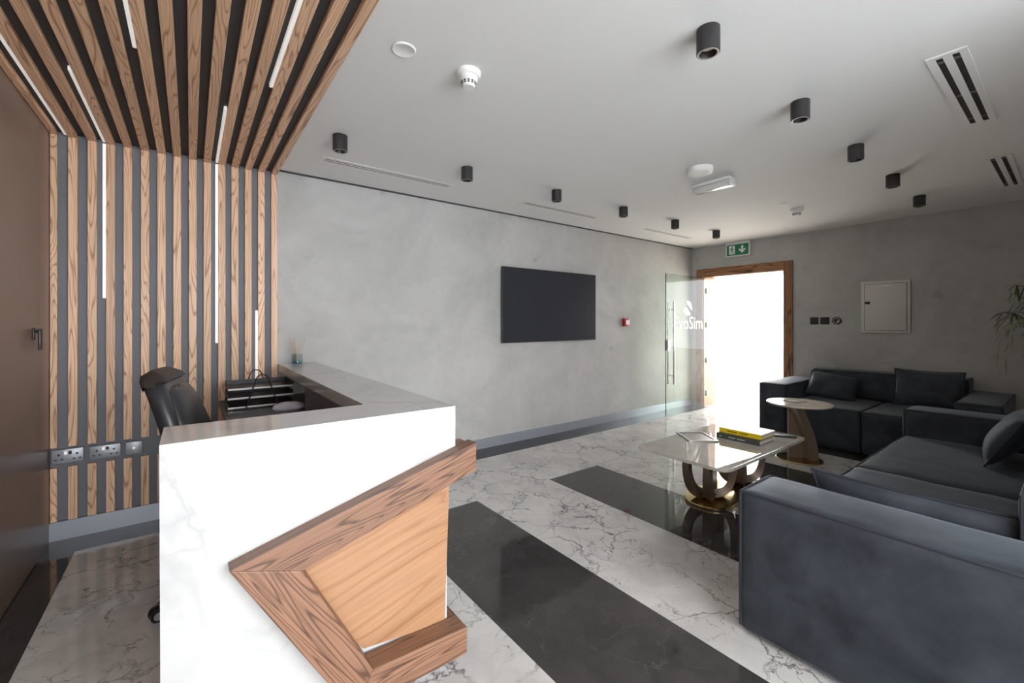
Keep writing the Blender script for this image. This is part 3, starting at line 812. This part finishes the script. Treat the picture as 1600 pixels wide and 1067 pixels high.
t = thing('emergency_light', (3.75, 1.985, ZC), 'clear rectangular emergency light box on the ceiling', 'emergency light')
obj('base', B().box(3.70, 3.80, 1.81, 2.16, ZC-0.02, ZC, 0.003), 'white_plastic', t, smooth=True)
obj('diffuser', B().box(3.705, 3.795, 1.815, 2.155, ZC-0.075, ZC-0.02, 0.006), 'acrylic', t, smooth=True)
obj('end_cap', B().box(3.703, 3.797, 1.803, 1.815, ZC-0.072, ZC-0.015, 0.002), 'white_plastic', t)

# ------------------------------------------------------------------ sofas
def pipe_loop(pts, r=0.006):
    return B().tube(pts, r, 6, closed=True)
def rect_piping(b, x0, x1, y0, y1, z, r=0.007, sw=0.0):
    n = 8; P = []
    for (ax, ay), (bx, by) in (((x0, y0), (x1, y0)), ((x1, y0), (x1, y1)), ((x1, y1), (x0, y1)), ((x0, y1), (x0, y0))):
        for k in range(n): P.append((ax+(bx-ax)*k/n, ay+(by-ay)*k/n, z + 0.004*noise.noise(Vector((ax+(bx-ax)*k/n, ay, z))*6)))
    b.tube(P, r, 6, closed=True)
def block(name, parent, x0, x1, y0, y1, z0, z1, seed, rad=0.028, swell=0.010, pipes=True, n=12):
    a = obj(name, B().puff(x0, x1, y0, y1, z0, z1, rad, swell, n, 0.006, seed), 'velvet', parent, smooth=True, ang=80)
    if pipes:
        b = B(); q = rad*0.30
        rect_piping(b, x0+q, x1-q, y0+q, y1-q, z1-q)
        for px, py in ((x0+q, y0+q), (x1-q, y0+q), (x0+q, y1-q), (x1-q, y1-q)):
            b.tube([(px, py, z0+0.02), (px, py, (z0+z1)/2), (px, py, z1-q)], 0.007, 6)
        obj('piping', b, 'piping', a, smooth=True)
    return a
s1 = thing('sofa', (3.65, 0.35, 0), 'long charcoal velvet sofa in the foreground, its boxy arm facing the desk', 'sofa')
YF, YBK, YR = 0.935, -0.28, 0.13
block('arm', s1, 1.985, 2.315, YBK, YF, 0.015, 0.645, 1)
block('seat', s1, 2.318, 3.648, YBK+0.02, YF, 0.015, 0.425, 2, rad=0.035, swell=0.014)
block('seat', s1, 3.652, 4.977, YBK+0.02, YF, 0.015, 0.425, 3, rad=0.035, swell=0.014)
block('arm', s1, 4.980, 5.31, YBK, YF, 0.015, 0.645, 4)
block('backrest', s1, 2.318, 3.648, YBK, YR, 0.428, 0.80, 5)
block('backrest', s1, 3.652, 4.977, YBK, YR, 0.428, 0.80, 6)
s2 = thing('sofa', (6.2, 1.4, 0), 'shorter charcoal velvet two-seat sofa against the far wall', 'sofa')
XF, XB_ = 5.625, 6.835
block('arm', s2, XF, XB_, 2.10, 2.39, 0.015, 0.665, 11)
block('arm', s2, XF, XB_, 0.40, 0.70, 0.015, 0.665, 12)
block('seat', s2, XF, XB_-0.02, 1.390, 2.097, 0.015, 0.465, 13, rad=0.035, swell=0.012)
block('seat', s2, XF, XB_-0.02, 0.703, 1.386, 0.015, 0.465, 14, rad=0.035, swell=0.012)
block('backrest', s2, 6.50, XB_, 0.70, 2.10, 0.468, 0.80, 15)

def pillow(name, w, h, T, loc, rot, label, seed, group='loose velvet cushions'):
    b = B(); n = 18; g1 = {}; g2 = {}
    for i in range(n+1):
        for j in range(n+1):
            u, v = 2*i/n-1, 2*j/n-1
            x = w/2*u*(1 - 0.07*(1-v*v)); y = h/2*v*(1 - 0.07*(1-u*u))
            th = T/2*((1-abs(u)**2.4)*(1-abs(v)**2.4))**0.55
            wr = 0.010*noise.noise(Vector((x*6+seed, y*6, 0))) * (1 if th > 0.004 else 0.3)
            g1[i, j] = b.bm.verts.new((x, y, th + wr))
            g2[i, j] = g1[i, j] if i in (0, n) or j in (0, n) else b.bm.verts.new((x, y, -th + wr))
    for i in range(n):
        for j in range(n):
            b.bm.faces.new((g1[i, j], g1[i+1, j], g1[i+1, j+1], g1[i, j+1]))
            b.bm.faces.new((g2[i, j], g2[i, j+1], g2[i+1, j+1], g2[i+1, j]))
    bmesh.ops.recalc_face_normals(b.bm, faces=b.bm.faces[:])
    t = thing(name, loc, label, 'cushion', group); t.rotation_euler = rot
    ORG[t.name] = Vector((0, 0, 0))
    c = obj('cover', b, 'velvet', t, smooth=True, local=True, ang=80)
    P = []
    for i in range(n): P.append((i, 0))
    for j in range(n): P.append((n, j))
    for i in range(n): P.append((n-i, n))
    for j in range(n): P.append((0, n-j))
    pts = []
    for i, j in P:
        u, v = 2*i/n-1, 2*j/n-1
        x = w/2*u*(1 - 0.07*(1-v*v)); y = h/2*v*(1 - 0.07*(1-u*u))
        pts.append((x, y, 0.003*noise.noise(Vector((x*6+seed, y*6, 0)))))
    obj('piping', B().tube(pts, 0.006, 6, closed=True), 'piping', t, smooth=True, local=True)
    return t
R = math.radians
pillow('cushion', 0.50, 0.36, 0.15, (6.28, 1.83, 0.625), Euler((R(48), R(7), R(-84)), 'XYZ'), 'grey velvet cushion slumped beside the left arm of the far sofa', 1)
pillow('cushion', 0.56, 0.40, 0.16, (6.36, 0.99, 0.685), Euler((R(76), 0, R(-90)), 'XYZ'), 'upright dark velvet cushion leaning on the far sofa backrest', 2)
pillow('cushion', 0.50, 0.42, 0.17, (4.45, 0.285, 0.635), Euler((R(62), R(0), R(180)), 'XYZ'), 'velvet cushion leaning on the backrest of the long near sofa', 3)
pillow('cushion', 0.70, 0.27, 0.11, (2.39, 0.42, 0.575), Euler((R(77), 0, R(90)), 'XYZ'), 'crumpled velvet cushion behind the near arm of the long sofa', 4)

# ------------------------------------------------------------------ coffee table
ct = thing('coffee_table', (3.45, 1.72, 0), 'low glossy stone coffee table on curved bronze tulip legs', 'coffee table')
TX0, TX1, TY0, TY1, TZ = 2.83, 4.22, 1.405, 2.13, 0.42
def round_rect(x0, x1, y0, y1, r, n=6):
    P = []
    for cx, cy, a0 in ((x1-r, y1-r, 0), (x0+r, y1-r, PI/2), (x0+r, y0+r, PI), (x1-r, y0+r, 1.5*PI)):
        for k in range(n+1): a = a0 + PI/2*k/n; P.append((cx+r*math.cos(a), cy+r*math.sin(a)))
    return P
obj('tabletop', B().poly([(x, y, TZ-0.022) for x, y in round_rect(TX0, TX1, TY0, TY1, 0.07)], (0, 0, 0.022), 0.004), 'table_stone', ct, smooth=True)
def stadium(x0, x1, y0, y1, n=14):
    r = (y1-y0)/2; cy = (y0+y1)/2; P = []
    for k in range(n+1): a = -PI/2 + PI*k/n; P.append((x1-r+r*math.cos(a), cy+r*math.sin(a)))
    for k in range(n+1): a = PI/2 + PI*k/n; P.append((x0+r+r*math.cos(a), cy+r*math.sin(a)))
    return P
obj('base_plate', B().poly([(x, y, 0.0005) for x, y in stadium(3.07, 3.98, 1.57, 1.93)], (0, 0, 0.022), 0.004), 'brass', ct, smooth=True)
for cx in (3.27, 3.78):
    for ang_, rad_ in ((-37, 0.185), (22, 0.165)):
        pts = []; wd = []
        for k in range(25):
            u = -1 + 2*k/24
            rr = rad_*math.sin(PI/2*max(-1, min(1, u*1.12)))
            z = 0.05 + 0.345*(abs(u)**2.6)
            a = R(ang_)
            pts.append((cx + rr*math.cos(a), 1.75 + rr*math.sin(a), z)); wd.append(1.12 - 0.40*abs(u))
        obj('curved_leg', B().tube(pts, wd, flat=(0.07, 0.058)), 'bronze', ct, smooth=True, ang=40)

# books, coaster and pen on the coffee table
def book(name, loc, rotz, L, Wd, T, spine, cover, label, title, tmat, tsize):
    t = thing(name, loc, label, 'book', 'books stacked on the coffee table', rotz)
    ORG[t.name] = Vector((0, 0, 0))
    obj('cover', B().box(0, L, 0, Wd, T-0.004, T), cover, t, local=True)
    obj('cover', B().box(0, L, 0, Wd, 0.0005, 0.004), spine, t, local=True)
    sp_ = obj('spine', B().box(0, L, -0.004, 0, 0.0005, T, 0.001), spine, t, local=True)
    obj('pages', B().box(0.004, L-0.004, 0.0005, Wd-0.005, 0.004, T-0.004), 'pages', t, local=True)
    if title:
        for x, w in title:            # unreadable line of print on the spine
            obj('title', B().box(x-w/2, x+w/2, -0.0046, -0.0038, T/2-tsize/2, T/2+tsize/2), tmat, t, local=True)
    return t
book('book', (3.605, 1.875, TZ), -PI/2, 0.35, 0.255, 0.041, 'book_grey', 'book_grey', 'dark grey thick book at the bottom of the coffee table stack', [(0.035, 0.022), (0.13, 0.055), (0.205, 0.065)], 'ink_light', 0.009)
book('book', (3.645, 1.872, TZ+0.041), -PI/2, 0.342, 0.25, 0.040, 'yellow', 'book_white', 'yellow spined book with pale cover on top of the grey book', [(0.11, 0.08), (0.205, 0.07)], 'ink_dark', 0.009)
t = thing('square_tray', (3.455, 1.97, TZ), 'flat grey square glass tray on the coffee table', 'tray', rotz=R(-37))
ORG[t.name] = Vector((0, 0, 0))
obj('plate', B().box(-0.105, 0.105, -0.13, 0.13, 0.0005, 0.006), 'coaster', t, local=True)
b = B(); e = 0.016
b.box(-0.12, 0.12, -0.145, -0.145+e, 0.0005, 0.012); b.box(-0.12, 0.12, 0.145-e, 0.145, 0.0005, 0.012)
b.box(-0.12, -0.12+e, -0.145+e, 0.145-e, 0.0005, 0.012); b.box(0.12-e, 0.12, -0.145+e, 0.145-e, 0.0005, 0.012)
obj('rim', b, 'coaster_rim', t, local=True)
t = thing('remote_control', (4.06, 1.53, TZ), 'slim black remote control lying behind the books', 'remote', rotz=R(-58))
ORG[t.name] = Vector((0, 0, 0))
obj('body', B().box(-0.095, 0.095, -0.02, 0.02, 0.0005, 0.016, 0.004), 'black_plastic', t, local=True, smooth=True)
b = B()
for i in range(6):
    for j in (-1, 0, 1): b.box(-0.07+0.024*i, -0.058+0.024*i, j*0.011-0.004, j*0.011+0.004, 0.016, 0.0175)
obj('buttons', b, 'book_grey', t, local=True)

# ------------------------------------------------------------------ side table
sx, sy, sz = 5.02, 1.745, 0.575
st = thing('side_table', (sx-0.04, sy-0.01, 0), 'round cream topped side table with a curved taupe blade leg', 'side table')
obj('tabletop', B().lathe([(0, -0.022), (0.275, -0.022), (0.29, -0.012), (0.29, -0.003), (0.286, 0), (0, 0)], 56, (sx, sy, sz)), 'top_stone', st, smooth=True)
obj('base_plate', B().lathe([(0, 0.0005), (0.205, 0.0005), (0.205, 0.010), (0.201, 0.014), (0, 0.014)], 48, (sx-0.04, sy-0.015, 0)), 'brass', st, smooth=True)
# two blades meeting under the top: an upright fin and a bowed one
def blade(p0, p1, bow, w0, w1, side):
    pts = []; wd = []
    p0, p1 = Vector(p0), Vector(p1)
    n = 18
    for k in range(n+1):
        u = k/n
        p = p0.lerp(p1, u); z = 0.014 + (sz-0.022-0.014)*u
        off = bow*(1-u)**1.0*0 + bow*(1-(1-math.cos(PI/2*u)))  # quarter arc
        pts.append(Vector((p.x, p.y, z)) + Vector(side)*off)
        wd.append(w0 + (w1-w0)*u)
    return pts, wd
def blade_mesh(pts, wd, wdir, tdir, th):
    b = B(); wdir = Vector(wdir).normalized(); tdir = Vector(tdir).normalized(); rings = []
    for p, w in zip(pts, wd):
        rings.append([b.bm.verts.new(p + wdir*(a*w/2) + tdir*(c*th/2)) for a, c in ((-1, -1), (1, -1), (1, 1), (-1, 1))])
    for p, q in zip(rings, rings[1:]):
        for k in range(4): b.bm.faces.new((p[k], p[(k+1) % 4], q[(k+1) % 4], q[k]))
    b.bm.faces.new(rings[0][::-1]); b.bm.faces.new(rings[-1])
    bmesh.ops.recalc_face_normals(b.bm, faces=b.bm.faces[:])
    return b
rv = Vector((0.80, -0.60, 0)); fv = Vector((0.60, 0.80, 0))      # to the right / away
c0 = Vector((sx-0.04, sy-0.01, 0))
pts, wd = blade(c0 - rv*0.055 - fv*0.02, c0 - rv*0.055 - fv*0.02, 0.16, 0.15, 0.13, rv)
obj('curved_blade', blade_mesh(pts, wd, fv, rv, 0.075), 'taupe', st, smooth=True, ang=40)
P = []
for k in range(13):
    u = k/12; z = 0.014 + (sz-0.036)*u
    P.append((c0 + rv*(-0.055 + 0.155*math.cos(PI/2*u)) - rv*0.03 + Vector((0, 0, z))))
poly = [c0 - rv*0.085 + Vector((0, 0, 0.014))] + P
obj('fin', B().poly([p + fv*0.025 for p in poly], fv*0.022), 'taupe', st)
t = thing('coaster', (5.055, 1.795, sz), 'flat grey square coaster on the round side table', 'coaster', rotz=R(-22))
ORG[t.name] = Vector((0, 0, 0))
obj('plate', B().box(-0.075, 0.075, -0.075, 0.075, 0.0005, 0.006, 0.001), 'coaster', t, local=True)
obj('rim', B().tube([(-0.074, -0.074, 0.006), (0.074, -0.074, 0.006), (0.074, 0.074, 0.006), (-0.074, 0.074, 0.006)], 0.0028, 6, closed=True), 'coaster_rim', t, local=True)

# ------------------------------------------------------------------ potted plant at the far right corner
pl = thing('potted_plant', (6.30, 0.08, 0), 'tall wispy potted plant with narrow drooping leaves in the right corner', 'plant')
c = Vector((6.30, 0.08, 0))
obj('pot', B().lathe([(0, 0.0005), (0.12, 0.0005), (0.17, 0.30), (0.17, 0.34), (0.15, 0.34), (0.145, 0.29), (0, 0.29)], 32, c), 'pot', pl, smooth=True)
obj('soil', B().lathe([(0, 0.291), (0.143, 0.291), (0.13, 0.305), (0, 0.31)], 24, c), 'soil', pl, smooth=True)
random.seed(21)
def leaf_blade(b, p, d, L, w):
    d = Vector(d).normalized(); side = d.cross(Vector((0, 0, 1)))
    if side.length < 0.05: side = Vector((1, 0, 0))
    side.normalize(); prev = None
    for k in range(5):
        u = k/4
        q = p + d*L*u + Vector((0, 0, -0.35*L*u*u)); ww = w*math.sin(PI*min(0.97, 0.12+0.85*u))
        r = (b.bm.verts.new(q - side*ww/2), b.bm.verts.new(q + Vector((0, 0, 0.12*ww))), b.bm.verts.new(q + side*ww/2))
        if prev:
            b.bm.faces.new((prev[0], prev[1], r[1], r[0])); b.bm.faces.new((prev[1], prev[2], r[2], r[1]))
        prev = r
lg, ld = B(), B()
stems = [((0.02, 0.02), (-0.05, 0.28), 1.75), ((-0.03, 0.03), (-0.12, 0.20), 1.62), ((0.03, -0.03), (0.10, 0.12), 1.80), ((0.0, 0.05), (-0.02, 0.36), 1.50), ((0.0, -0.04), (-0.15, -0.1), 1.55)]
for (ax, ay), (bx, by), zt in stems:
    pts = []
    for k in range(12):
        u = k/11
        pts.append(c + Vector((ax + (bx-ax)*u**2, ay + (by-ay)*u**2, 0.30 + (zt-0.30)*math.sin(PI/2*u)**0.9)))
    obj('stem', B().tube(pts, [0.009 - 0.0055*k/11 for k in range(12)], 6), 'stem', pl, smooth=True)
    for k in range(5, 12):
        for q in range(6):
            a = random.uniform(0, 2*PI)
            leaf_blade(lg if random.random() < 0.65 else ld, pts[k], (math.cos(a), math.sin(a), random.uniform(-0.9, 0.3)), random.uniform(0.10, 0.20), random.uniform(0.010, 0.018))
    tipd = pts[-1]
    for k in range(10):
        p = tipd + Vector((random.uniform(-.03, .03), random.uniform(-.03, .05), -0.05*k))
        leaf_blade(ld, p, (random.uniform(-.5, .5), random.uniform(-.2, .6), -1.0), random.uniform(0.07, 0.13), 0.012)
for nm, b, m in (('green_leaves', lg, 'leaf'), ('dry_leaves', ld, 'leaf_dry')):
    o = obj(nm, b, m, pl, smooth=True); o['kind'] = 'stuff'
